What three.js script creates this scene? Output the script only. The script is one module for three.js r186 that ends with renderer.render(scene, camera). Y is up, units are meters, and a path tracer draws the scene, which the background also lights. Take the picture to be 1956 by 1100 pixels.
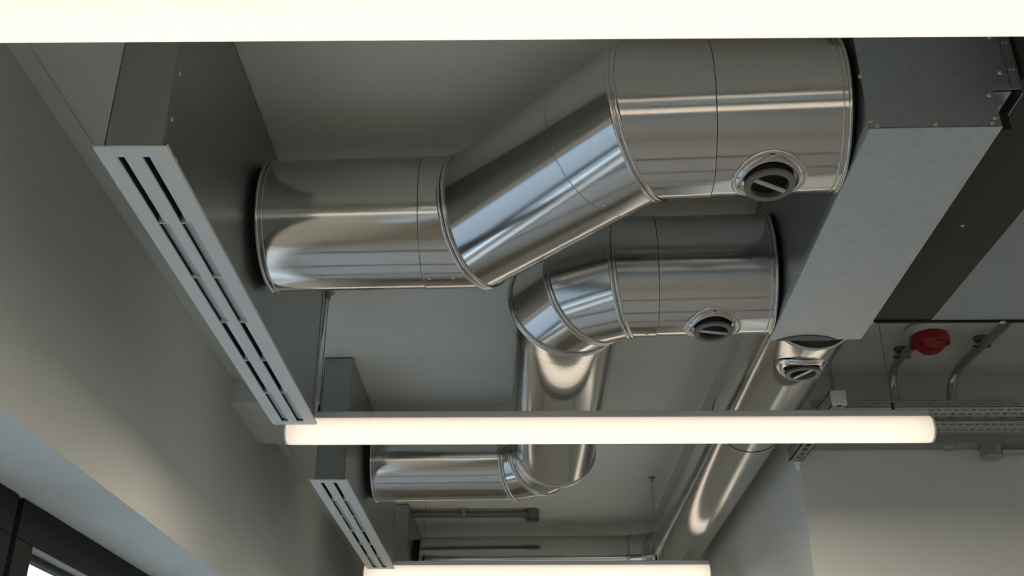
import * as THREE from 'three';
import { mergeGeometries } from 'three/addons/utils/BufferGeometryUtils.js';
import { RoundedBoxGeometry } from 'three/addons/geometries/RoundedBoxGeometry.js';
import { RectAreaLightUniformsLib } from 'three/addons/lights/RectAreaLightUniformsLib.js';

// ---------------------------------------------------------------- camera, sky, exposure
const scene = new THREE.Scene();
const EYE = 1.55;
const camera = new THREE.PerspectiveCamera(30.6, 1956 / 1100, 0.05, 200);
camera.rotation.order = 'YXZ';
camera.position.set(0, EYE, 0);
camera.rotation.set(THREE.MathUtils.degToRad(26.3), 0.0098, 0);
scene.add(camera);
const renderer = new THREE.WebGLRenderer({ antialias: true });
renderer.toneMapping = THREE.LinearToneMapping;
renderer.toneMappingExposure = 2.35;
renderer.shadowMap.enabled = true;
RectAreaLightUniformsLib.init();

const SKY_LEVEL = 4.0, LAMP_LEVEL = 15.0, LENS_GLOW = 0.23, INNER_LEVEL = 2.8;

let seed = 20240611;
const rnd = () => { seed = (seed * 1664525 + 1013904223) >>> 0; return seed / 4294967296; };
function noiseGrid(n) { const g = new Float32Array(n * n); for (let i = 0; i < n * n; i++) g[i] = rnd(); return g; }
function tileNoise(g, n, x, y) {
  const xi = Math.floor(x), yi = Math.floor(y), fx = x - xi, fy = y - yi;
  const sx = fx * fx * (3 - 2 * fx), sy = fy * fy * (3 - 2 * fy);
  const a = ((xi % n) + n) % n, b = (a + 1) % n, c = ((yi % n) + n) % n, d = (c + 1) % n;
  return (g[c * n + a] * (1 - sx) + g[c * n + b] * sx) * (1 - sy) + (g[d * n + a] * (1 - sx) + g[d * n + b] * sx) * sy;
}
{ // a pale blue sky with thin cloud, the same all round
  const w = 512, h = 256, data = new Float32Array(w * h * 4), g = noiseGrid(16), g2 = noiseGrid(32);
  for (let j = 0; j < h; j++) for (let i = 0; i < w; i++) {
    const el = (j + 0.5) / h - 0.5, up = Math.max(0, el * 2);
    const cl = Math.min(1, Math.max(0, (0.6 * tileNoise(g, 16, i / w * 16, up * 9) + 0.4 * tileNoise(g2, 32, i / w * 32, up * 20) - 0.42) * 2.6));
    const t = Math.pow(up, 0.55);
    const c = [0.76 * (1 - t) + 0.40 * t, 0.87 * (1 - t) + 0.62 * t, 0.96 * (1 - t) + 0.92 * t];
    for (let k = 0; k < 3; k++) data[(j * w + i) * 4 + k] = SKY_LEVEL * (c[k] * (1 - cl * 0.6) + 0.97 * cl * 0.6);
    data[(j * w + i) * 4 + 3] = 1;
  }
  const t = new THREE.DataTexture(data, w, h, THREE.RGBAFormat, THREE.FloatType);
  t.mapping = THREE.EquirectangularReflectionMapping; t.magFilter = t.minFilter = THREE.LinearFilter; t.needsUpdate = true;
  scene.background = t;
}

// ---------------------------------------------------------------- textures (metres: one repeat = size)
function texture(n, fn, srgb) {
  const d = new Uint8Array(n * n * 4);
  for (let j = 0; j < n; j++) for (let i = 0; i < n; i++) {
    const v = fn(i / n, j / n), k = (j * n + i) * 4;
    for (let c = 0; c < 3; c++) d[k + c] = Math.max(0, Math.min(255, Math.round(255 * (Array.isArray(v) ? v[c] : v))));
    d[k + 3] = 255;
  }
  const t = new THREE.DataTexture(d, n, n);
  t.wrapS = t.wrapT = THREE.RepeatWrapping; t.magFilter = THREE.LinearFilter; t.minFilter = THREE.LinearMipmapLinearFilter; t.generateMipmaps = true;
  if (srgb) t.colorSpace = THREE.SRGBColorSpace;
  t.needsUpdate = true;
  return t;
}
const gA = noiseGrid(8), gB = noiseGrid(32), gC = noiseGrid(128), gD = noiseGrid(256);
const fbm = (u, v) => 0.5 * tileNoise(gA, 8, u * 8, v * 8) + 0.28 * tileNoise(gB, 32, u * 32, v * 32) + 0.14 * tileNoise(gC, 128, u * 128, v * 128) + 0.08 * tileNoise(gD, 256, u * 256, v * 256);
const plasterBump = texture(512, (u, v) => 0.3 + 0.25 * tileNoise(gB, 32, u * 32, v * 32) + 0.45 * tileNoise(gD, 256, u * 256, v * 256));
const plasterTone = texture(512, (u, v) => 0.94 + 0.05 * (fbm(u, v) - 0.5) + 0.02 * (tileNoise(gD, 256, u * 256, v * 256) - 0.5));
// rolled sheet: u runs round the duct, v along it; long faint waves along the duct
const sheetBump = texture(512, (u, v) => 0.5 + 0.42 * (tileNoise(gB, 32, u * 32, v * 0 + 3.3) - 0.5) + 0.3 * (tileNoise(gA, 8, u * 8, v * 8) - 0.5));
const sheetRough = texture(512, (u, v) => 0.8 + 0.2 * tileNoise(gD, 256, u * 256, v * 8) + 0.1 * (fbm(u, v) - 0.5));
const zincTone = texture(512, (u, v) => { const a = tileNoise(gC, 128, u * 128, v * 128), b = tileNoise(gD, 256, u * 256 + 9, v * 256); return 0.86 + 0.14 * (0.5 * a + 0.5 * b) + 0.06 * (fbm(v, u) - 0.5); });
const zincRough = texture(512, (u, v) => 0.9 + 0.10 * tileNoise(gC, 128, u * 128 + 4, v * 128) + 0.06 * (fbm(u, v) - 0.5));
const blackTone = texture(512, (u, v) => { const s = tileNoise(gD, 256, u * 256, v * 256); return 0.72 + 0.2 * fbm(u, v) + (s > 0.93 ? 0.5 * (s - 0.93) / 0.07 : 0); });

// ---------------------------------------------------------------- materials
const lin = (r, g, b) => new THREE.Color().setRGB(r, g, b);
const std = (name, o) => { const m = new THREE.MeshStandardMaterial(o); m.name = name; return m; };
const M = {
  paint: std('white_plaster_paint', { color: lin(0.735, 0.75, 0.71), roughness: 0.9, map: plasterTone, bumpMap: plasterBump, bumpScale: 0.0006 }),
  floor: std('pale_floor', { color: lin(0.34, 0.325, 0.29), roughness: 0.6, map: plasterTone }),
  aluminium: std('aluminium_cladding', { color: lin(0.62, 0.617, 0.60), metalness: 1, roughness: 0.14, roughnessMap: sheetRough, bumpMap: sheetBump, bumpScale: 0.0005 }),
  aluminiumPlain: std('aluminium_trim', { color: lin(0.64, 0.635, 0.62), metalness: 1, roughness: 0.15 }),
  zinc: std('galvanised_sheet', { color: lin(0.46, 0.51, 0.545), metalness: 0.85, roughness: 0.42, roughnessMap: zincRough, map: zincTone }),
  boxZinc: std('galvanised_box_sheet', { color: lin(0.36, 0.39, 0.39), metalness: 0.9, roughness: 0.33 }),
  dullSheet: std('dull_grey_sheet', { color: lin(0.10, 0.11, 0.11), roughness: 0.55 }),
  screw: std('steel_screw', { color: lin(0.55, 0.56, 0.56), metalness: 1, roughness: 0.35 }),
  white: std('white_powder_coat', { color: lin(0.72, 0.75, 0.745), roughness: 0.5 }),
  blade: std('grey_blade', { color: lin(0.50, 0.52, 0.52), roughness: 0.5 }),
  black: std('matt_black', { color: lin(0.012, 0.012, 0.012), roughness: 0.8 }),
  rubber: std('black_rubber', { color: lin(0.02, 0.02, 0.02), roughness: 0.7 }),
  blackFoam: std('black_insulation', { color: lin(0.07, 0.066, 0.06), roughness: 0.9, map: blackTone }),
  unitGrey: std('grey_painted_steel', { color: lin(0.31, 0.35, 0.36), roughness: 0.6, map: plasterTone }),
  frame: new THREE.MeshPhysicalMaterial({ name: 'dark_bronze_frame', color: lin(0.005, 0.0045, 0.0045), roughness: 0.6, specularIntensity: 0.5 }),
  bead: std('grey_glazing_bead', { color: lin(0.35, 0.36, 0.35), roughness: 0.6 }),
  housing: std('grey_lamp_housing', { color: lin(0.62, 0.62, 0.58), roughness: 0.5, metalness: 0.0 }),
  lens: new THREE.MeshPhysicalMaterial({ name: 'opal_lens', color: lin(0.88, 0.86, 0.82), roughness: 1, transmission: 0.6, thickness: 0, emissive: lin(1.0, 0.84, 0.74), emissiveIntensity: LENS_GLOW }),
  wire: std('steel_wire', { color: lin(0.30, 0.30, 0.29), metalness: 0.8, roughness: 0.45 }),
  steel: std('galvanised_conduit', { color: lin(0.48, 0.49, 0.48), metalness: 1, roughness: 0.32 }),
  tray: std('galvanised_tray', { color: lin(0.42, 0.435, 0.42), metalness: 0.75, roughness: 0.5, map: zincTone }),
  plastic: std('white_plastic', { color: lin(0.78, 0.77, 0.75), roughness: 0.5 }),
  red: new THREE.MeshPhysicalMaterial({ name: 'red_lens_plastic', color: lin(0.27, 0.002, 0.005), roughness: 0.3, clearcoat: 0.3 }),
  beaconBase: std('beacon_base_plastic', { color: lin(0.62, 0.62, 0.60), roughness: 0.5 }),
  glass: new THREE.MeshPhysicalMaterial({ name: 'window_glass', color: 0xffffff, roughness: 0, transmission: 1, thickness: 0, ior: 1.5 }),
  ground: std('outside_ground', { color: lin(0.075, 0.078, 0.078), roughness: 1 }),
};

// ---------------------------------------------------------------- helpers
const used = {};
function numbered(name) { const n = used[name] = (used[name] ?? -1) + 1; return n ? `${name}_${String(n).padStart(3, '0')}` : name; }
const clean = (g) => { g = g.index ? g.toNonIndexed() : g; for (const k of Object.keys(g.attributes)) if (!['position', 'normal', 'uv'].includes(k)) g.deleteAttribute(k); return g; };
const join = (list) => mergeGeometries((Array.isArray(list) ? list : [list]).map(clean));
function obj(name, geos, mat, parent) {
  const m = new THREE.Mesh(join(geos), mat);
  m.name = parent === scene ? numbered(name) : name;
  m.castShadow = m.receiveShadow = true;
  parent.add(m);
  return m;
}
function thing(name, label, category, [x, y, z] = [0, 0, 0], group) {
  const o = new THREE.Group(); o.name = numbered(name); o.position.set(x, y, z);
  o.userData = { label, category }; if (group) o.userData.group = group;
  scene.add(o); return o;
}
function struct(name, geos, mat, parent = scene) { const m = obj(name, geos, mat, parent); if (parent === scene) m.userData.kind = 'structure'; return m; }
// box between two corners, uv in metres
function bx(x0, y0, z0, x1, y1, z1, r = 0) {
  const w = Math.abs(x1 - x0), h = Math.abs(y1 - y0), d = Math.abs(z1 - z0);
  const g = r ? new RoundedBoxGeometry(w, h, d, 2, r) : new THREE.BoxGeometry(w, h, d);
  g.translate((x0 + x1) / 2, (y0 + y1) / 2, (z0 + z1) / 2);
  return metric(clean(g));
}
function metric(g) { // uv from the position along the two axes that the face spans
  const p = g.attributes.position, n = g.attributes.normal, uv = new Float32Array(p.count * 2);
  for (let i = 0; i < p.count; i++) {
    const a = Math.abs(n.getX(i)), b = Math.abs(n.getY(i)), c = Math.abs(n.getZ(i));
    const [u, v] = b >= a && b >= c ? [p.getX(i), p.getZ(i)] : a >= c ? [p.getZ(i), p.getY(i)] : [p.getX(i), p.getY(i)];
    uv[i * 2] = u; uv[i * 2 + 1] = v;
  }
  g.setAttribute('uv', new THREE.BufferAttribute(uv, 2)); return g;
}
function cyl(a, b, r, r2 = r, seg = 20, open = false) {
  const A = new THREE.Vector3(...a), B = new THREE.Vector3(...b), d = B.clone().sub(A);
  const g = new THREE.CylinderGeometry(r2, r, d.length(), seg, 1, open);
  g.applyQuaternion(new THREE.Quaternion().setFromUnitVectors(new THREE.Vector3(0, 1, 0), d.clone().normalize()));
  g.translate((A.x + B.x) / 2, (A.y + B.y) / 2, (A.z + B.z) / 2); return g;
}
function tube(pts, r, seg = 60, rad = 12, closed = false) {
  return new THREE.TubeGeometry(new THREE.CatmullRomCurve3(pts.map((p) => new THREE.Vector3(...p)), closed, 'centripetal'), seg, r, rad, closed);
}
// screw head at p with outward normal n
function screwHead(p, n, r = 0.0035, h = 0.0018) {
  const g = new THREE.LatheGeometry([[0, h * 0.45], [r * 0.35, h * 0.5], [r * 0.42, h], [r * 0.7, h * 0.85], [r, h * 0.3], [r * 1.15, 0.0002], [r * 1.15, -0.001]].map(([a, b]) => new THREE.Vector2(a, b)), 14);
  g.applyQuaternion(new THREE.Quaternion().setFromUnitVectors(new THREE.Vector3(0, 1, 0), new THREE.Vector3(...n).normalize()));
  g.translate(...p); return g;
}

// ---------------------------------------------------------------- the room
const CEIL = 2.7295, WALL_X = -0.883, HEAD = 2.158, SILL = 0.80, FRAME_X = -1.085, FAR = -6.3, BACK = 6.0, RIGHT = 4.5;
const WIN0 = -3.433, WINP = 1.194, WINDOWS = [0, 1, 4, 5, 6], PIER0 = WIN0 + WINP * 2, PIER1 = WIN0 + WINP * 4, WIN1 = WIN0 + WINP * 7;
struct('floor', bx(-1.3, -0.2, BACK + 0.2, RIGHT + 0.2, 0, FAR - 0.2), M.floor);
struct('ceiling', bx(-1.3, CEIL, BACK + 0.2, RIGHT + 0.2, CEIL + 0.25, FAR - 0.2), M.paint);
struct('wall_left', [bx(-1.3, HEAD, FAR, WALL_X, CEIL, BACK), bx(-1.3, 0, FAR, WALL_X, SILL, BACK), bx(-1.3, SILL, FAR, WALL_X, HEAD, WIN0), bx(-1.3, SILL, WIN1, WALL_X, HEAD, BACK), bx(-1.3, SILL, PIER0, WALL_X, HEAD, PIER1)], M.paint);
struct('wall_far', bx(-1.3, 0, FAR - 0.2, RIGHT + 0.2, CEIL, FAR), M.paint);
struct('wall_back', bx(-1.3, 0, BACK, RIGHT + 0.2, CEIL, BACK + 0.2), M.paint);
struct('wall_right', bx(0.812, 0, FAR, RIGHT, CEIL, -2.989), M.paint);
struct('wall_side', bx(RIGHT, 0, -2.989, RIGHT + 0.2, CEIL, BACK), M.paint);
struct('trim_1', bx(-0.883, 2.650, -3.40, -0.611, CEIL, -2.999), M.paint);           // boxed-in downstand in the corner above the left wall
struct('trim_2', bx(0.5825, CEIL - 0.012, -6.2, 0.812, CEIL, -2.05), M.paint);           // shallow step in the ceiling beside the trunk duct
struct('trim_3', bx(WALL_X, CEIL - 0.004, FAR, WALL_X + 0.038, CEIL, BACK), M.paint); // edge bead along the left wall
struct('ground_outside', bx(-80, -0.4, -80, -1.31, -0.25, 80), M.ground);
{
  // windows: each a frame of dark bronze with beads, a transom and two panes
  for (const [k, i] of WINDOWS.entries()) {
    const z0 = WIN0 + i * WINP + 0.012, z1 = z0 + WINP - 0.024, t = 0.086, X0 = FRAME_X, X1 = FRAME_X - 0.09, ym = 1.30;
    const w = new THREE.Group(); w.name = `window_${k + 1}`; w.userData.kind = 'structure'; scene.add(w);
    obj('frame', [bx(X1, HEAD - t, z0, X0, HEAD - 0.002, z1, 0.002), bx(X1, SILL + 0.002, z0, X0, SILL + t, z1, 0.002), bx(X1, SILL + t, z0, X0, HEAD - t, z0 + t, 0.002), bx(X1, SILL + t, z1 - t, X0, HEAD - t, z1, 0.002)], M.frame, w);
    obj('transom', bx(X1, ym - 0.045, z0 + t, X0, ym + 0.045, z1 - t, 0.002), M.frame, w);
    for (const [a, b] of [[SILL + t, ym - 0.045], [ym + 0.045, HEAD - t]]) {
      const y0 = a, y1 = b, c0 = z0 + t, c1 = z1 - t, q = 0.004;
      obj('glazing_bead', [bx(X0 - 0.030, y1 - q, c0, X0 - 0.004, y1, c1), bx(X0 - 0.030, y0, c0, X0 - 0.004, y0 + q, c1), bx(X0 - 0.030, y0 + q, c0, X0 - 0.004, y1 - q, c0 + q), bx(X0 - 0.030, y0 + q, c1 - q, X0 - 0.004, y1 - q, c1)], M.bead, w);
      obj('gasket', [bx(X0 - 0.052, y1 - 0.018, c0, X0 - 0.03, y1, c1), bx(X0 - 0.052, y0, c0, X0 - 0.03, y0 + 0.018, c1), bx(X0 - 0.052, y0 + 0.018, c0, X0 - 0.03, y1 - 0.018, c0 + 0.018), bx(X0 - 0.052, y0 + 0.018, c1 - 0.018, X0 - 0.03, y1 - 0.018, c1)], M.rubber, w);
      const pane = new THREE.Mesh(new THREE.PlaneGeometry(c1 - c0, y1 - y0), M.glass);
      pane.name = 'pane'; pane.rotation.y = Math.PI / 2; pane.position.set(X0 - 0.045, (y0 + y1) / 2, (c0 + c1) / 2); w.add(pane);
    }
  }
}

// ---------------------------------------------------------------- round ducts
const UP = new THREE.Vector3(0, 1, 0), V3 = (p) => new THREE.Vector3(...p);
// sheet metal tube from a to b, its ends cut by planes with normals na and nb
function ductSheet(a, b, na, nb, r, N = 144) {
  const A = V3(a), B = V3(b), d = B.clone().sub(A).normalize(), s = d.clone().cross(UP).normalize();
  const pos = [], nor = [], uv = [], idx = [], L = B.distanceTo(A);
  for (let i = 0; i <= N; i++) {
    const t = i / N * Math.PI * 2, e = s.clone().multiplyScalar(Math.cos(t)).addScaledVector(UP, Math.sin(t));
    for (const [P, n, base] of [[A, na, 0], [B, nb, L]]) {
      const k = -r * e.dot(n) / d.dot(n), q = P.clone().addScaledVector(e, r).addScaledVector(d, k);
      pos.push(q.x, q.y, q.z); nor.push(e.x, e.y, e.z); uv.push(i / N * 1.0, base + k);
    }
    if (i < N) { const q = i * 2; idx.push(q, q + 1, q + 2, q + 1, q + 3, q + 2); }
  }
  const g = new THREE.BufferGeometry();
  g.setAttribute('position', new THREE.Float32BufferAttribute(pos, 3)); g.setAttribute('normal', new THREE.Float32BufferAttribute(nor, 3)); g.setAttribute('uv', new THREE.Float32BufferAttribute(uv, 2));
  g.setIndex(idx); return g;
}
// bead that follows the cut of a tube of radius r by the plane with normal n through p; d is the tube's direction
function rim(p, n, d, r, thick) {
  const s = d.clone().cross(UP).normalize(), pts = [];
  for (let i = 0; i < 72; i++) {
    const t = i / 72 * Math.PI * 2, e = s.clone().multiplyScalar(Math.cos(t)).addScaledVector(UP, Math.sin(t));
    pts.push(p.clone().addScaledVector(e, r).addScaledVector(d, -r * e.dot(n) / d.dot(n)).toArray());
  }
  return tube(pts, thick, 144, 10, true);
}
// a hatch under a duct: contoured saddle, dark neck, rim and a bar across; turned about the duct's axis by lean
function accessCap(parent, at, dir, R, barTurn, lean) {
  const a = V3(dir).normalize(), s = a.clone().cross(UP).normalize();
  const prof = [[0.0580, 0.0004], [0.0572, 0.0030], [0.0555, 0.0042], [0.0530, 0.0036], [0.0522, 0.0024], [0.0512, 0.0036], [0.0490, 0.0062], [0.0450, 0.0078], [0.0432, 0.0072], [0.0422, 0.0040], [0.0418, -0.004]];
  const n = 96, pos = [], uv = [], idx = [];
  for (let i = 0; i <= n; i++) for (let j = 0; j < prof.length; j++) {
    const t = i / n * Math.PI * 2, [q, h] = prof[j], u = q * Math.cos(t), v = q * Math.sin(t);
    const o = new THREE.Vector3().addScaledVector(a, u).addScaledVector(s, v); o.y -= Math.sqrt(R * R - v * v) + h;
    pos.push(o.x, o.y, o.z); uv.push(u, v);
    if (i < n && j < prof.length - 1) { const k = i * prof.length + j; idx.push(k, k + prof.length, k + 1, k + 1, k + prof.length, k + prof.length + 1); }
  }
  const g = new THREE.BufferGeometry(); g.setAttribute('position', new THREE.Float32BufferAttribute(pos, 3)); g.setAttribute('uv', new THREE.Float32BufferAttribute(uv, 2)); g.setIndex(idx); g.computeVertexNormals();
  const nn = g.attributes.normal; // the first and last columns meet: give them one normal
  for (let j = 0; j < prof.length; j++) { const k = n * prof.length + j, m = V3([nn.getX(j) + nn.getX(k), nn.getY(j) + nn.getY(k), nn.getZ(j) + nn.getZ(k)]).normalize(); nn.setXYZ(j, m.x, m.y, m.z); nn.setXYZ(k, m.x, m.y, m.z); }
  const side = new THREE.Vector3().addScaledVector(s, lean < 0 ? 0.050 : -0.050); side.y -= Math.sqrt(R * R - 0.050 ** 2) + 0.006;
  const cap = obj('access_cap', g, M.aluminiumPlain, parent);
  cap.position.copy(V3(at)); cap.quaternion.setFromAxisAngle(a, lean);
  const lathe = (pts, seg = 64) => { const q = new THREE.LatheGeometry(pts.map(([p, h]) => new THREE.Vector2(p, h)), seg); q.translate(0, -R, 0); return q; };
  obj('neck', lathe([[0.0415, 0.02], [0.0352, 0.0], [0.0352, -0.008]]), M.black, cap);
  obj('rim', lathe([[0.0290, -0.003], [0.0290, -0.0128], [0.0298, -0.0136], [0.0385, -0.0136], [0.0394, -0.0126], [0.0394, -0.0078], [0.0352, -0.0070]]), M.screwRim ?? (M.screwRim = std('grey_cap_rim', { color: lin(0.20, 0.20, 0.195), metalness: 0.4, roughness: 0.5 })), cap);
  obj('recess', lathe([[0.0292, -0.004], [0.0290, -0.0015], [0, -0.0015]]), M.black, cap);
  const bar = new RoundedBoxGeometry(0.060, 0.003, 0.0085, 2, 0.0012); bar.rotateY(barTurn); bar.translate(0, -R - 0.0115, 0);
  obj('handle_bar', bar, M.bar ?? (M.bar = std('bar_metal', { color: lin(0.5, 0.5, 0.49), metalness: 0.6, roughness: 0.45 })), cap);
  const out = side.clone().normalize();
  obj('screw', screwHead(side.toArray(), out.toArray(), 0.004, 0.002), M.screw, cap);
  return cap;
}
// a run of duct along points; opts.seams lists [segment, metres from its start, overlap to 'start' or 'end']
function ductRun(label, pts, r, opts = {}) {
  const t = thing('round_duct', label, 'duct', pts[0], null), o0 = V3(pts[0]);
  const P = pts.map((p) => V3(p).sub(o0)), n = P.length;
  const dirs = P.slice(1).map((p, i) => p.clone().sub(P[i]).normalize());
  const planes = P.map((_, i) => i === 0 ? dirs[0] : i === n - 1 ? dirs[n - 2] : dirs[i - 1].clone().add(dirs[i]).normalize());
  for (let i = 0; i < n - 1; i++) {
    obj(opts.elbows && opts.elbows.includes(i) ? 'elbow_segment' : 'duct_section', ductSheet(P[i].toArray(), P[i + 1].toArray(), planes[i], planes[i + 1], r), M.aluminium, t);
  }
  for (let i = 1; i < n - 1; i++) {
    const d = dirs[i - 1], e = dirs[i];
    obj('seam_bead', [rim(P[i].clone().addScaledVector(d, -0.0045), planes[i], d, r + 0.0012, 0.0038), rim(P[i].clone().addScaledVector(e, 0.0045), planes[i], e, r + 0.0012, 0.0038)], M.aluminiumPlain, t);
  }
  for (const [i, at, side] of opts.sleeves ?? []) { // an overlapping collar of cladding next to a mitre
    const c = P[i].clone().addScaledVector(dirs[i], at), q = r + 0.0014;
    const g = side === 'end' ? ductSheet(c.toArray(), P[i + 1].toArray(), dirs[i], planes[i + 1], q) : ductSheet(P[i].toArray(), c.toArray(), planes[i], dirs[i], q);
    const m = obj('sleeve', [g, rim(c, dirs[i], dirs[i], r + 0.0007, 0.0009)], M.aluminium, t);
    obj('seam_line', rim(c.clone().addScaledVector(dirs[i], side === 'end' ? -0.001 : 0.001), dirs[i], dirs[i], r + 0.0004, 0.0009), M.rubber, m);
    // screws along the underside lap
    for (const [al, an] of opts.sleeveScrews ?? []) {
      const dd = dirs[i], s = dd.clone().cross(UP).normalize(), nrm = s.clone().multiplyScalar(Math.sin(an)).addScaledVector(UP, -Math.cos(an));
      const base = c.clone().addScaledVector(dd, side === 'end' ? al : -al).addScaledVector(nrm, q);
      obj('screw', screwHead(base.toArray(), nrm.toArray(), 0.003, 0.0015), M.screw, m);
    }
  }
  for (const [end, sgn] of opts.collars ?? []) { // rolled edge and a darker spigot going into the box
    const p = end === 0 ? P[0] : P[n - 1], d = end === 0 ? dirs[0].clone().negate() : dirs[n - 2].clone();
    obj('end_bead', [rim(p.clone().addScaledVector(d, -0.003), d, d, r, 0.0032), rim(p.clone().addScaledVector(d, -0.013), d, d, r, 0.0014)], M.aluminiumPlain, t);
    const inner = r - 0.012;
    const back = p.clone().addScaledVector(d, -0.004);
    const disc = new THREE.RingGeometry(inner - 0.002, r - 0.0005, 96); disc.applyQuaternion(new THREE.Quaternion().setFromUnitVectors(new THREE.Vector3(0, 0, 1), d)); disc.translate(back.x, back.y, back.z);
    obj('spigot', [disc, ductSheet(back.toArray(), p.clone().addScaledVector(d, sgn).toArray(), d, d, inner)], sgn > 0.05 ? M.dullSheet : M.black, t);
  }
  for (const [x, y, z, seg, turn, lean] of opts.caps ?? []) accessCap(t, V3([x, y, z]).sub(o0).toArray(), dirs[seg].toArray(), r, turn, lean);
  return t;
}
const AX = 2.547;
const scr = [[0.012, 0.1], [0.055, 0.1]];
ductRun('largest silver round duct, doglegged, from the front diffuser box to the plenum', [[-0.474, AX, -1.748], [-0.085, AX, -1.733], [0.195, AX, -1.413], [0.501, AX, -1.394]], 0.125, {
  sleeves: [[0, 0.295, 'end'], [1, 0.335, 'end'], [2, 0.105, 'start']], sleeveScrews: scr, elbows: [1], collars: [[0, 0.022], [1, 0.006]], caps: [[0.385, AX, -1.402, 2, 0.5, -0.09]],
});
ductRun('silver round duct with two right-angle elbows, behind the doglegged duct', [[0.511, AX, -1.954], [0.216, AX, -1.968], [0.142, AX, -2.012], [0.10, AX, -2.085], [0.10, AX, -3.12], [0.055, AX, -3.205], [-0.03, AX, -3.258], [-0.468, AX, -3.275]], 0.125, {
  sleeves: [[0, 0.235, 'end'], [3, 0.06, 'start']], sleeveScrews: [[0.02, 0.1]], elbows: [1, 2, 4, 5], collars: [[0, 0.006], [1, 0.016]], caps: [[0.388, AX, -1.960, 0, 0.2, 0.09]],
});
ductRun('silver trunk duct running straight back beside the right wall, behind the plenum', [[0.638, 2.545, -2.10], [0.662, 2.552, -4.60], [0.605, 2.552, -4.72], [0.49, 2.552, -4.775], [-0.455, 2.552, -4.80]], 0.104, {
  sleeves: [[0, 0.75, 'end']], elbows: [1, 2], collars: [[0, 0.085], [1, 0.03]], caps: [[0.636, 2.545, -2.225, 0, -1.05, 0.0]],
});

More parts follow.
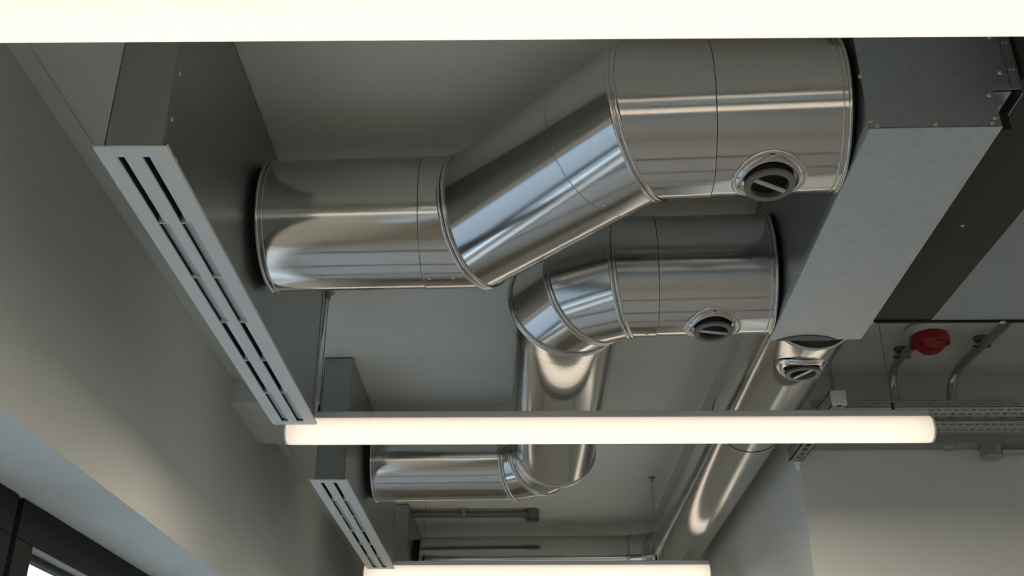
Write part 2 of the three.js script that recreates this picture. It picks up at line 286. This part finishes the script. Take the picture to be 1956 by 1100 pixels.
// ---------------------------------------------------------------- slot diffusers and their boxes
function boxAndDiffuser(z0, z1, labelBox, labelDiffuser) {
  const cx = -0.532, zc = (z0 + z1) / 2, L = z0 - z1, yb = 2.362;
  const b = thing('diffuser_box', labelBox, 'duct box', [cx, yb, zc], null);
  const hw = 0.041, hl = L / 2 - 0.004, top = CEIL - yb - 0.003, t = 0.0012;
  obj('casing', [bx(-hw, 0.004, -hl, hw, top, -hl + t), bx(-hw, 0.004, hl - t, hw, top, hl), bx(-hw, 0.004, -hl, -hw + t, top, hl), bx(hw - t, 0.004, -hl, hw, top, hl), bx(-hw, top - t, -hl, hw, top, hl)], M.boxZinc, b);
  obj('corner_lap', bx(hw, 0.006, hl - 0.022, hw + 0.0012, top, hl + 0.0012), M.boxZinc, b);
  obj('corner_lap', bx(hw, 0.006, -hl - 0.0012, hw + 0.0012, top, -hl + 0.022), M.boxZinc, b);
  for (const s of [1, -1]) for (const y of [0.056, 0.135, 0.213, 0.295]) obj('screw', screwHead([hw + 0.0012, y, s * (hl - 0.011)], [1, 0, 0], 0.0034, 0.0024), M.screw, b);
  for (const y of [0.06, 0.2]) for (const z of [-0.3, 0.25]) obj('screw', screwHead([-hw, y, z], [-1, 0, 0], 0.003, 0.002), M.screw, b);
  for (const z of [hl - 0.05, 0.02, -hl + 0.06]) obj('fixing_tab', bx(hw, 0.003, z - 0.004, hw + 0.002, 0.016, z + 0.004), M.white, b);

  const d = thing('slot_diffuser', labelDiffuser, 'air diffuser', [cx - 0.003, yb, zc], null);
  const W = 0.0516, x1 = -W, s0 = [x1 + 0.0254, x1 + 0.0417], s1 = [x1 + 0.0606, x1 + 0.0774], fz = L / 2, end = 0.023;
  obj('frame', [bx(x1, -0.0015, -fz, s0[0], 0.002, fz, 0.0008), bx(s1[1], -0.0015, -fz, W, 0.002, fz, 0.0008), bx(s0[0], -0.0015, fz - end, s1[1], 0.002, fz), bx(s0[0], -0.0015, -fz, s1[1], 0.002, -fz + end),
    bx(x1, 0.002, -fz, x1 + 0.001, 0.004, fz), bx(W - 0.001, 0.002, -fz, W, 0.004, fz)], M.white, d);
  obj('centre_bar', bx(s0[1], -0.0015, -fz + end, s1[0], 0.002, fz - end, 0.0006), M.white, d);
  obj('baffle', bx(s0[0] - 0.003, 0.022, -fz + end - 0.004, s1[1] + 0.003, 0.024, fz - end + 0.004), M.black, d);
  for (const [a, c] of [s0, s1]) obj('slot_lining', [bx(a - 0.0012, 0.0022, -fz + end, a - 0.0002, 0.022, fz - end), bx(c + 0.0002, 0.0022, -fz + end, c + 0.0012, 0.022, fz - end), bx(a - 0.0012, 0.0022, -fz + end - 0.001, c + 0.0012, 0.022, -fz + end), bx(a - 0.0012, 0.0022, fz - end, c + 0.0012, 0.022, fz - end + 0.001)], M.black, d);
  const n = 6, step = (2 * (fz - end)) / n, open = [1, 0, 0, 1, 1, 0];
  for (const [a, c] of [s0, s1]) for (let i = 0; i < n; i++) {
    const zA = fz - end - i * step - 0.0012, zB = zA - step + 0.0024;
    if (i) obj('divider', bx(a, -0.001, zA + 0.0000, c, 0.018, zA + 0.0024), M.white, d);
    const w = c - a, prof = new THREE.Shape();
    if (open[i]) { // blade tilted so that the slot is open on its left
      prof.moveTo(w * 0.98, -0.0006); prof.quadraticCurveTo(w * 0.62, -0.0003, w * 0.44, 0.0035); prof.lineTo(w * 0.36, 0.017); prof.lineTo(w * 0.42, 0.017); prof.lineTo(w * 0.50, 0.005); prof.quadraticCurveTo(w * 0.68, 0.0010, w * 0.98, 0.0008); prof.closePath();
    } else { // blade turned over: closed slot with its hollow side showing
      prof.moveTo(w * 0.05, 0.0066); prof.quadraticCurveTo(w * 0.3, 0.0052, w * 0.55, 0.0042); prof.lineTo(w * 0.98, 0.0030); prof.lineTo(w * 0.98, 0.0044); prof.lineTo(w * 0.55, 0.0056); prof.quadraticCurveTo(w * 0.3, 0.0066, w * 0.05, 0.0080); prof.closePath();
    }
    const g = new THREE.ExtrudeGeometry(prof, { depth: zA - zB, bevelEnabled: false, curveSegments: 8 }); g.translate(a, 0, zB);
    obj('deflector_blade', g, open[i] ? M.white : M.blade, d);
  }
}
boxAndDiffuser(-1.2014, -2.3627, 'tall grey sheet metal box above the nearest long white slot diffuser', 'long white two-slot diffuser under the front grey box, nearest at left');
boxAndDiffuser(-2.8325, -4.033, 'grey sheet metal box above the second white slot diffuser, behind the middle lamp', 'white two-slot diffuser lower left, beyond the middle lamp');
{
  const b = thing('diffuser_box', 'rearmost dark grey sheet metal box, seen between the second box and the lowest duct', 'duct box', [-0.532, 2.362, -5.052], null), hw = 0.043, hl = 0.573;
  obj('casing', bx(-hw, 0, -hl, hw, CEIL - 2.362 - 0.004, hl, 0.001), M.boxZinc, b);
  obj('corner_lap', bx(hw, 0.004, hl - 0.022, hw + 0.0012, 0.362, hl + 0.0012), M.boxZinc, b);
}

// ---------------------------------------------------------------- the plenum and the unit beside it
{
  const p = thing('plenum_box', 'long galvanised rectangular plenum that the two silver ducts enter on the right', 'duct box', [0.6005, 2.426, -1.26], null); p.rotation.y = -0.02;
  const X0 = -0.098, X1 = 0.09, Z1 = -0.76, T = CEIL - 2.426 - 0.003, sk = (g) => g;
  obj('side_panel', bx(X0, 0.002, Z1, X0 + 0.0015, T, 0), M.boxZinc, p);
  obj('side_panel', bx(X1 - 0.0015, 0.002, Z1, X1, T, 0), M.boxZinc, p);
  obj('top_panel', bx(X0, T - 0.002, Z1, X1, T, 0), M.boxZinc, p);
  obj('back_panel', bx(X0, 0.002, Z1, X1, T, Z1 + 0.0015), M.boxZinc, p);
  const bottom = bx(X0 - 0.001, -0.001, Z1, X1 + 0.001, 0.001, 0.002, 0.0006);
  obj('bottom_panel', bottom, M.zinc, p);
  obj('edge_flange', bx(X0 - 0.0022, 0.001, Z1, X0, 0.014, 0), M.zinc, p);
  const f = new THREE.Shape([[X0, 0.002], [X1, 0.002], [X1, 0.0645], [X1 + 0.0265, 0.0645], [X1 + 0.0265, T], [X0, T]].map((q) => new THREE.Vector2(...q)));
  const fg = new THREE.ExtrudeGeometry(f, { depth: 0.0012, bevelEnabled: false });
  obj('front_panel', metric(clean(fg)), M.frontZinc ?? (M.frontZinc = std('grey_front_sheet', { color: lin(0.38, 0.425, 0.45), metalness: 0.85, roughness: 0.5, roughnessMap: zincRough, map: zincTone })), p);
  for (const [x, y] of [[0.5035, 2.524], [0.5065, 2.4425], [0.515, 2.4345], [0.598, 2.4350], [0.706, 2.591], [0.7075, 2.525], [0.6835, 2.485], [0.684, 2.445], [0.679, 2.436]].map(([a, b]) => [a - 0.6015, b - 2.43])) obj('screw', screwHead([x, y, 0.0012], [0, 0, 1], 0.0032, 0.0022), M.screw, p);
  const q = obj('side_flange', [bx(X1 + 0.030, 0.07, -0.006, X1 + 0.046, T, -0.004), bx(X1 + 0.044, 0.062, -0.30, X1 + 0.0455, T, -0.004), bx(X1 + 0.0, 0.066, -0.3, X1 + 0.03, 0.0675, -0.006)], M.frontZinc, p);
  for (const y of [0.105, 0.155, 0.23]) for (const dx of [0.034, 0.040]) obj('screw', screwHead([X1 + dx, y, -0.004], [0, 0, 1], 0.002, 0.0014), M.screw, q);
  obj('corner_bracket', [bx(X1 + 0.004, 0.012, -0.05, X1 + 0.006, 0.062, -0.010), bx(X1 + 0.004, 0.03, -0.052, X1 + 0.040, 0.058, -0.050)], M.black, p);
  // round cut-out in the rear of the bottom panel, closed by a darker curved flap
  const s = new THREE.Shape(); s.moveTo(-0.062, 0); s.quadraticCurveTo(-0.034, 0.024, 0, 0.025); s.quadraticCurveTo(0.034, 0.024, 0.062, 0); s.closePath();
  const s2 = new THREE.ExtrudeGeometry(s, { depth: 0.0014, bevelEnabled: false }); s2.rotateX(-Math.PI / 2); s2.rotateY(Math.PI); s2.translate(-0.022, -0.0026, Z1);
  obj('curved_flap', s2, M.dullSheet, p);

  const u = thing('ventilation_unit', 'grey ventilation unit with a black strip, right of the galvanised plenum at the right edge', 'ventilation unit', [0.70, 2.52, -2.13], null); // its front end is out of the frame
  obj('insulation_strip', bx(0.045, 0, 0, 0.208, 0.207, 1.1, 0.001), M.blackFoam, u);
  obj('casing', bx(0.208, -0.001, 0, 1.5, 0.207, 1.1, 0.001), M.unitGrey, u);
  obj('edge_lip', bx(0.06, -0.006, -0.006, 1.5, 0.012, -0.0005), M.rubber, u);
  for (const x of [0.075, 0.365, 0.66]) obj('screw', screwHead([x, -0.006, -0.003], [0, -1, 0], 0.006, 0.003), M.screw, u);
  for (const [x, z] of [[0.12, 0.42], [0.08, 0.86]]) obj('screw', screwHead([x, 0, z], [0, -1, 0], 0.003, 0.002), M.screw, u);
}

// ---------------------------------------------------------------- lamps
function lamp(x0, x1, y, z, label, wires, group) {
  const L = x1 - x0, xc = (x0 + x1) / 2, r = 0.0328, A = Math.PI * 0.30;
  const t = thing('tube_lamp', label, 'lamp', [xc, y, z], group);
  // lens: a round opal extrusion, open where the housing sits on top
  const sh = new THREE.Shape();
  sh.absarc(0, 0, r - 0.002, Math.PI - A, Math.PI * 2 + A, false); sh.closePath();
  const lg = new THREE.ExtrudeGeometry(sh, { depth: L - 0.012, bevelEnabled: true, bevelThickness: 0.004, bevelSize: 0.002, bevelSegments: 4, curveSegments: 40 });
  lg.rotateY(Math.PI / 2); lg.translate(-L / 2 + 0.006, 0, 0);
  obj('lens', lg, M.lens, t);
  obj('housing', [bx(-L / 2 + 0.004, 0.0245, -0.0228, L / 2 - 0.004, 0.0418, 0.0228, 0.003)], M.housing, t);
  for (const s of [-1, 1]) {
    const cap = new THREE.CylinderGeometry(r + 0.0004, r - 0.002, 0.004, 48); cap.rotateZ(-s * Math.PI / 2); cap.translate(s * (L / 2), 0, 0);
    obj('end_cap', cap, M.plastic, t);
  }
  for (const wx of wires) {
    const x = wx - xc;
    obj('suspension_wire', cyl([x, 0.06, 0], [x, CEIL - y - 0.015, 0], 0.0011, 0.0011, 8), M.wire, t);
    obj('ceiling_cup', new THREE.LatheGeometry([[0, -0.022], [0.004, -0.022], [0.006, -0.006], [0.013, -0.004], [0.014, -0.0005]].map(([a, b]) => new THREE.Vector2(a, b)), 24).translate(x, CEIL - y, 0), M.wire, t);
    obj('wire_gripper', [cyl([x, 0.045, 0], [x, 0.066, 0], 0.0038, 0.0028, 12), bx(x - 0.022, 0.042, -0.005, x + 0.022, 0.0445, 0.005, 0.001)], M.rubber, t);
  }
  const board = new THREE.RectAreaLight(new THREE.Color().setRGB(1.0, 0.88, 0.72), INNER_LEVEL, L - 0.03, 0.021); // the light board under the housing, inside the lens
  board.position.set(0, 0.0215, 0); board.rotation.x = -Math.PI / 2; t.add(board);
  const light = new THREE.RectAreaLight(new THREE.Color().setRGB(1.0, 0.86, 0.70), LAMP_LEVEL, L - 0.04, 0.052);
  light.position.set(0, -r - 0.003, 0); light.rotation.x = -Math.PI / 2; t.add(light);
  return t;
}
lamp(-0.684, 1.0925, 2.366, -0.936, 'lit tube lamp spanning the whole top edge of the frame, nearest of the lamps', [-0.475, 0.90]);
lamp(-0.561, 0.973, 2.360, -2.407, 'lit tube lamp across the middle, left end behind the long white diffuser', [-0.490, 0.893]);
lamp(-0.604, 0.7125, 2.356, -4.085, 'lit tube lamp at the bottom edge, farthest and shortest of the lamps', [-0.38, 0.514]);
lamp(-0.57, 1.05, 2.368, 0.52, 'lit tube lamp just behind the viewpoint, mirrored as a thin streak in the ducts', [-0.475, 0.95]);
lamp(-0.57, 1.05, 2.368, 2.05, 'lit tube lamp far behind the viewpoint, second back from the nearest lamp', [-0.475, 0.95]);
lamp(1.92, 3.50, 2.368, -2.40, 'lit tube lamp out of frame at the right, lighting the right wall', [2.3, 3.4]);
lamp(1.92, 3.50, 2.368, -0.936, 'lit tube lamp out of frame to the right of the nearest lamp', [2.3, 3.4]);
{ // thin cable hanging beside the front box
  const c = thing('ceiling_cable', 'thin grey sleeved cable hanging behind the far end of the front diffuser box', 'cable', [-0.4918, CEIL, -2.388], null);
  obj('ceiling_boss', cyl([0, 0, 0], [0, -0.026, 0], 0.009, 0.0075, 18), M.wire, c);
  obj('sleeve', cyl([-0.001, -0.026, 0], [-0.003, -0.09, 0], 0.0045, 0.0045, 12), M.steel, c);
  obj('cord', tube([[-0.003, -0.085, 0], [-0.002, -0.12, 0.004], [-0.007, -0.16, 0], [-0.006, -0.24, 0], [-0.009, -0.33, 0]], 0.0026, 40, 8), M.wire, c);
}

// ---------------------------------------------------------------- cable trays, their bracket and the conduits by the right wall
function tray(z0, z1, x0, x1, label, front) {
  const w = z0 - z1, y = 2.4888, t = thing('cable_tray', label, 'cable tray', [x0, y, z0], 'perforated cable trays'), L = x1 - x0;
  const s = new THREE.Shape([[0, 0], [L, 0], [L, w], [0, w]].map((q) => new THREE.Vector2(...q)));
  const slot = (cx, cy, l, h, tilt) => { const p = new THREE.Path(), c = Math.cos(tilt), n = Math.sin(tilt), pts = [[-l, -h], [l, -h], [l + h * 0.6, 0], [l, h], [-l, h], [-l - h * 0.6, 0]]; pts.forEach(([a, b], i) => p[i ? 'lineTo' : 'moveTo'](cx + a * c - b * n, cy + a * n + b * c)); p.closePath(); s.holes.push(p); };
  for (let x = 0.04; x < L - 0.03; x += 0.0458) for (const r of [0.28, 0.72]) { slot(x + (r > 0.5 ? 0.003 : 0), w * r, 0.0085, 0.003, 0); slot(x + 0.0229 + (r > 0.5 ? 0.003 : 0), w * r, 0.0038, 0.0042, 0.35); }
  const g = new THREE.ExtrudeGeometry(s, { depth: 0.0012, bevelEnabled: false }); g.rotateX(-Math.PI / 2);
  obj('base_sheet', metric(clean(g)), M.tray, t);
  const side = (z, dir, holes) => {
    const h = 0.019, sh = new THREE.Shape([[0, 0], [L, 0], [L, h], [0, h]].map((q) => new THREE.Vector2(...q)));
    if (holes) for (let x = 0.02; x < L - 0.03; x += 0.0458) sh.holes.push(new THREE.Path([[x, 0.0085], [x + 0.02, 0.0085], [x + 0.02, 0.0125], [x, 0.0125]].map((q) => new THREE.Vector2(...q))));
    const q = new THREE.ExtrudeGeometry(sh, { depth: 0.0012, bevelEnabled: false }); q.translate(0, 0, z); return metric(clean(q));
  };
  obj('side_flange', [side(-0.0012, 1, true), bx(0, 0.018, -0.006, L, 0.0192, 0)], M.tray, t);
  obj('side_flange', [side(-w, 1, true), bx(0, 0.018, -w, L, 0.0192, -w + 0.006)], M.tray, t);
  const c = thing('cable_bundle', `black cables lying in the ${front ? 'front' : 'rear'} cable tray, showing through its slots`, 'cables', [x0 + 0.02, y + 0.0012, z0]);
  const m = Math.round((w - 0.014) / 0.0125), pitch = (w - 0.010) / m;
  for (let i = 0; i < m; i++) { const z = -0.005 - pitch * (i + 0.5), q = (k) => 0.0004 * Math.sin(i * 2.1 + k); obj('cable', tube([[0, 0.0065, z], [L * 0.3, 0.0065, z + q(1)], [L * 0.6, 0.0065, z + q(3)], [L - 0.04, 0.0065, z]], pitch * 0.47, 24, 10), M.rubber, c); }
  obj('bottom_lip', bx(0, -0.0022, -w, L, -0.0002, -w + 0.004, 0.0008), M.steel, t);
  return t;
}
tray(-2.612, -2.688, 0.759, 2.48, 'perforated galvanised cable tray, the front one of two above the middle lamp', true);
tray(-2.722, -2.827, 0.8595, 2.48, 'perforated galvanised cable tray, the rear one nearer the wall', false);
{
  const t = thing('strut_bracket', 'slotted steel strut carrying the cable trays, with white end caps', 'bracket', [0.790, 2.4477, -2.483], null); t.scale.setScalar(0.955);
  const zE = -0.49, h = 0.041, w = 0.0205;
  obj('channel', [bx(-w, 0, zE, -w + 0.0025, h, 0), bx(w - 0.0025, 0, zE, w, h, 0), bx(-w, 0, zE, -0.007, 0.0025, 0), bx(0.007, 0, zE, w, 0.0025, 0), bx(-w, h - 0.0025, zE, w, h, 0),
    ...Array.from({ length: 12 }, (_, i) => bx(-0.007, 0, -0.012 - i * 0.042 - 0.016, 0.007, 0.0025, -0.012 - i * 0.042))], M.tray, t);
  obj('end_cap', bx(-w + 0.0005, 0.0005, 0, w - 0.0005, h - 0.0005, 0.004, 0.0015), M.plastic, t);
  for (const z of [-0.03, zE + 0.02]) {
    const rod = obj('threaded_rod', cyl([0, -0.012, z], [0, 0.2945, z], 0.005, 0.005, 12), M.steel, t);
    const nut = new THREE.CylinderGeometry(0.0095, 0.0095, 0.008, 6); nut.translate(0, -0.005, z);
    obj('nut', [nut, cyl([0, -0.0012, z], [0, 0.0002, z], 0.0135, 0.0135, 24)], M.steel, rod);
    obj('rod_cap', new THREE.LatheGeometry([[0, -0.036], [0.005, -0.036], [0.0075, -0.033], [0.0085, -0.014], [0.0105, -0.011], [0.0105, -0.009], [0, -0.009]].map(([a, b]) => new THREE.Vector2(a, b)), 20).translate(0, 0, z), M.plastic, rod);
  }
}
function clip(parent, [x, y, z], turn = 0) { // spacer bar saddle against the ceiling
  const g = [cyl([0, 0, 0], [0, -0.014, 0], 0.021, 0.017, 6), bx(-0.026, -0.030, -0.006, 0.026, -0.0275, 0.006, 0.001), bx(-0.0155, -0.034, -0.006, 0.0155, -0.0315, 0.006, 0.001)];
  for (const s of [-1, 1]) g.push(cyl([s * 0.021, -0.033, 0], [s * 0.021, -0.026, 0], 0.004, 0.004, 10));
  const m = join(g); m.rotateY(turn); m.translate(x, y, z);
  return obj('saddle_clip', m, M.trayDark ?? (M.trayDark = std('dull_zinc', { color: lin(0.17, 0.18, 0.175), metalness: 0.6, roughness: 0.5 })), parent);
}
{
  const R = 0.0125, yc = CEIL - 0.028;
  const a = thing('conduit', 'steel conduit bending down from behind the red beacon to the tray, with a coupling', 'conduit', [1.079, CEIL, -2.674], null); a.scale.setScalar(0.955);
  const zw = -0.272, d = yc - CEIL;
  obj('pipe', tube([[0.010, d, -0.032], [0.008, d, -0.07], [0.004, d, -0.15], [0.008, d - 0.010, -0.215], [0.016, d - 0.045, zw + 0.012], [0.021, d - 0.10, zw], [0.022, d - 0.176, zw]], R, 90, 18), M.steel, a);
  obj('coupling', [cyl([0.021, d - 0.115, zw], [0.022, d - 0.172, zw], 0.0165, 0.0165, 24), cyl([0.021, d - 0.109, zw], [0.021, d - 0.116, zw], 0.0148, 0.0165, 24)], M.tray, a);
  clip(a, [0.004, 0, -0.115]);
  const b = thing('conduit', 'steel conduit running along the ceiling from the right and bending down to the tray', 'conduit', [1.2797, CEIL, -2.674], null); b.scale.setScalar(0.955);
  obj('pipe', tube([[0.010, d, 0.54], [0.008, d, 0.2], [0.0, d, -0.02], [-0.004, d, -0.17], [-0.008, d - 0.010, -0.225], [-0.014, d - 0.04, -0.262], [-0.02, d - 0.10, -0.272], [-0.024, d - 0.176, -0.272]], R, 110, 18), M.steel, b);
  clip(b, [-0.0, 0, -0.035]);
  const c = thing('conduit', 'pair of dark steel conduits along the far ceiling, ending in a small round box', 'conduit', [-0.2197, CEIL, -4.584], null); c.scale.setScalar(0.955);
  const k = -0.024;
  obj('pipe', cyl([-0.28, k, 0.018], [0.25, k, 0.018], 0.0105, 0.0105, 16), M.trayDark, c);
  obj('pipe', cyl([-0.28, k, -0.018], [0.25, k, -0.018], 0.0105, 0.0105, 16), M.trayDark, c);
  obj('end_box', [new THREE.CylinderGeometry(0.032, 0.032, 0.045, 32).translate(0.276, -0.026, 0), new THREE.CylinderGeometry(0.028, 0.032, 0.004, 32).translate(0.276, -0.0505, 0), cyl([0.235, k, 0.018], [0.252, k, 0.018], 0.0145, 0.0145, 16), cyl([0.235, k, -0.018], [0.252, k, -0.018], 0.0145, 0.0145, 16)], M.trayDark, c);
  obj('saddle', [bx(-0.045, -0.0365, -0.034, -0.031, 0, 0.034, 0.003)], M.tray, c);
}
{
  const b = thing('alarm_beacon', 'red domed alarm beacon with a pale round base on the ceiling at right', 'alarm beacon', [1.1097, CEIL, -2.6406], null); b.scale.setScalar(0.955);
  const L = (pts, seg = 64) => new THREE.LatheGeometry(pts.map(([a, c]) => new THREE.Vector2(a, c)), seg);
  obj('base', [L([[0, -0.028], [0.05, -0.028], [0.053, -0.026], [0.054, -0.020], [0.056, -0.018], [0.0615, -0.017], [0.063, -0.015], [0.063, 0], [0, 0]])], M.beaconBase, b);
  obj('sound_slot', bx(-0.017, -0.0135, 0.0585, 0.017, -0.0065, 0.0638, 0.001), M.rubber, b);
  obj('dome', [L([[0, -0.080], [0.014, -0.0795], [0.024, -0.077], [0.033, -0.069], [0.041, -0.060], [0.049, -0.056], [0.0535, -0.051], [0.0545, -0.034], [0.053, -0.028], [0, -0.028]]),
    ...[0, 1, 2, 3, 4, 5].map((i) => { const t = i / 6 * Math.PI * 2 + 0.4; return cyl([0.046 * Math.cos(t), -0.060, 0.046 * Math.sin(t)], [0.047 * Math.cos(t), -0.040, 0.047 * Math.sin(t)], 0.007, 0.009, 12); })], M.red, b);
}
{
  const t = thing('cable_trunking', 'long galvanised trunking box fixed to the right wall just below the cable trays', 'trunking', [0.8213, 2.4907, -2.988], null); t.scale.setScalar(0.955);
  obj('body', bx(0, 0, 0, 1.8, 0.046, 0.060, 0.001), M.tray, t);
  obj('lid', bx(0.002, 0.006, 0.060, 1.798, 0.040, 0.0615), M.tray, t);
  const j = thing('junction_box', 'round galvanised junction box hanging under the trunking at the right edge', 'junction box', [1.354, 2.4897, -2.946], null); j.scale.setScalar(0.955);
  const r = 0.033;
  obj('body', new THREE.CylinderGeometry(r, r, 0.034, 40).translate(0, -0.017, 0), M.steel, j);
  obj('lid', new THREE.LatheGeometry([[0, -0.039], [r - 0.004, -0.039], [r + 0.0005, -0.037], [r + 0.0005, -0.034], [0, -0.034]].map(([a, b]) => new THREE.Vector2(a, b)), 40), M.steel, j);
  for (const s of [-1, 1]) obj('screw', screwHead([s * 0.02, -0.039, 0.004 * s], [0, -1, 0], 0.004, 0.002), M.screw, j);
  obj('spout', cyl([r - 0.002, -0.016, 0], [r + 0.3, -0.016, 0], 0.009, 0.009, 16), M.steel, j);
  const k = thing('blanking_dome', 'small round grey dome under the trunking left of the junction box', 'cover', [1.2415, 2.4902, -2.9605], null); k.scale.setScalar(0.955);
  obj('cover', new THREE.SphereGeometry(0.021, 32, 12, 0, Math.PI * 2, Math.PI / 2, Math.PI / 2).scale(1, 0.45, 1), M.tray, k);
}
// ---------------------------------------------------------------- desks under the ducts, seen only as reflections
{
  const top = std('pale_desk_top', { color: lin(0.22, 0.22, 0.21), roughness: 0.5 });
  const place = ['second', 'third', 'fourth'];
  const make = () => {
    const d = thing('desk', 'pale desk reaching from the window wall, nearest of the row below the frame', 'desk', [0.1, 0, -0.92], 'desks by the window wall');
    obj('desk_top', bx(-0.95, 0.715, -0.37, 0.95, 0.74, 0.37, 0.003), top, d);
    for (const x of [-0.88, 0.88]) for (const z of [-0.32, 0.32]) obj('leg', bx(x - 0.02, 0, z - 0.02, x + 0.02, 0.715, z + 0.02, 0.002), M.frame, d);
    obj('rail', bx(-0.86, 0.66, -0.012, 0.86, 0.715, 0.012), M.frame, d);
    return d;
  };
  const first = make();
  for (let i = 0; i < 3; i++) { const c = first.clone(); c.name = numbered('desk'); c.position.z = -0.92 - 0.82 * (i + 1); c.userData = { ...first.userData, label: `pale desk reaching from the window wall, ${place[i]} back in the row below the frame` }; scene.add(c); }
}
scene.traverse((o) => { if (o.isMesh) { o.castShadow = o.receiveShadow = true; } });
renderer.render(scene, camera);
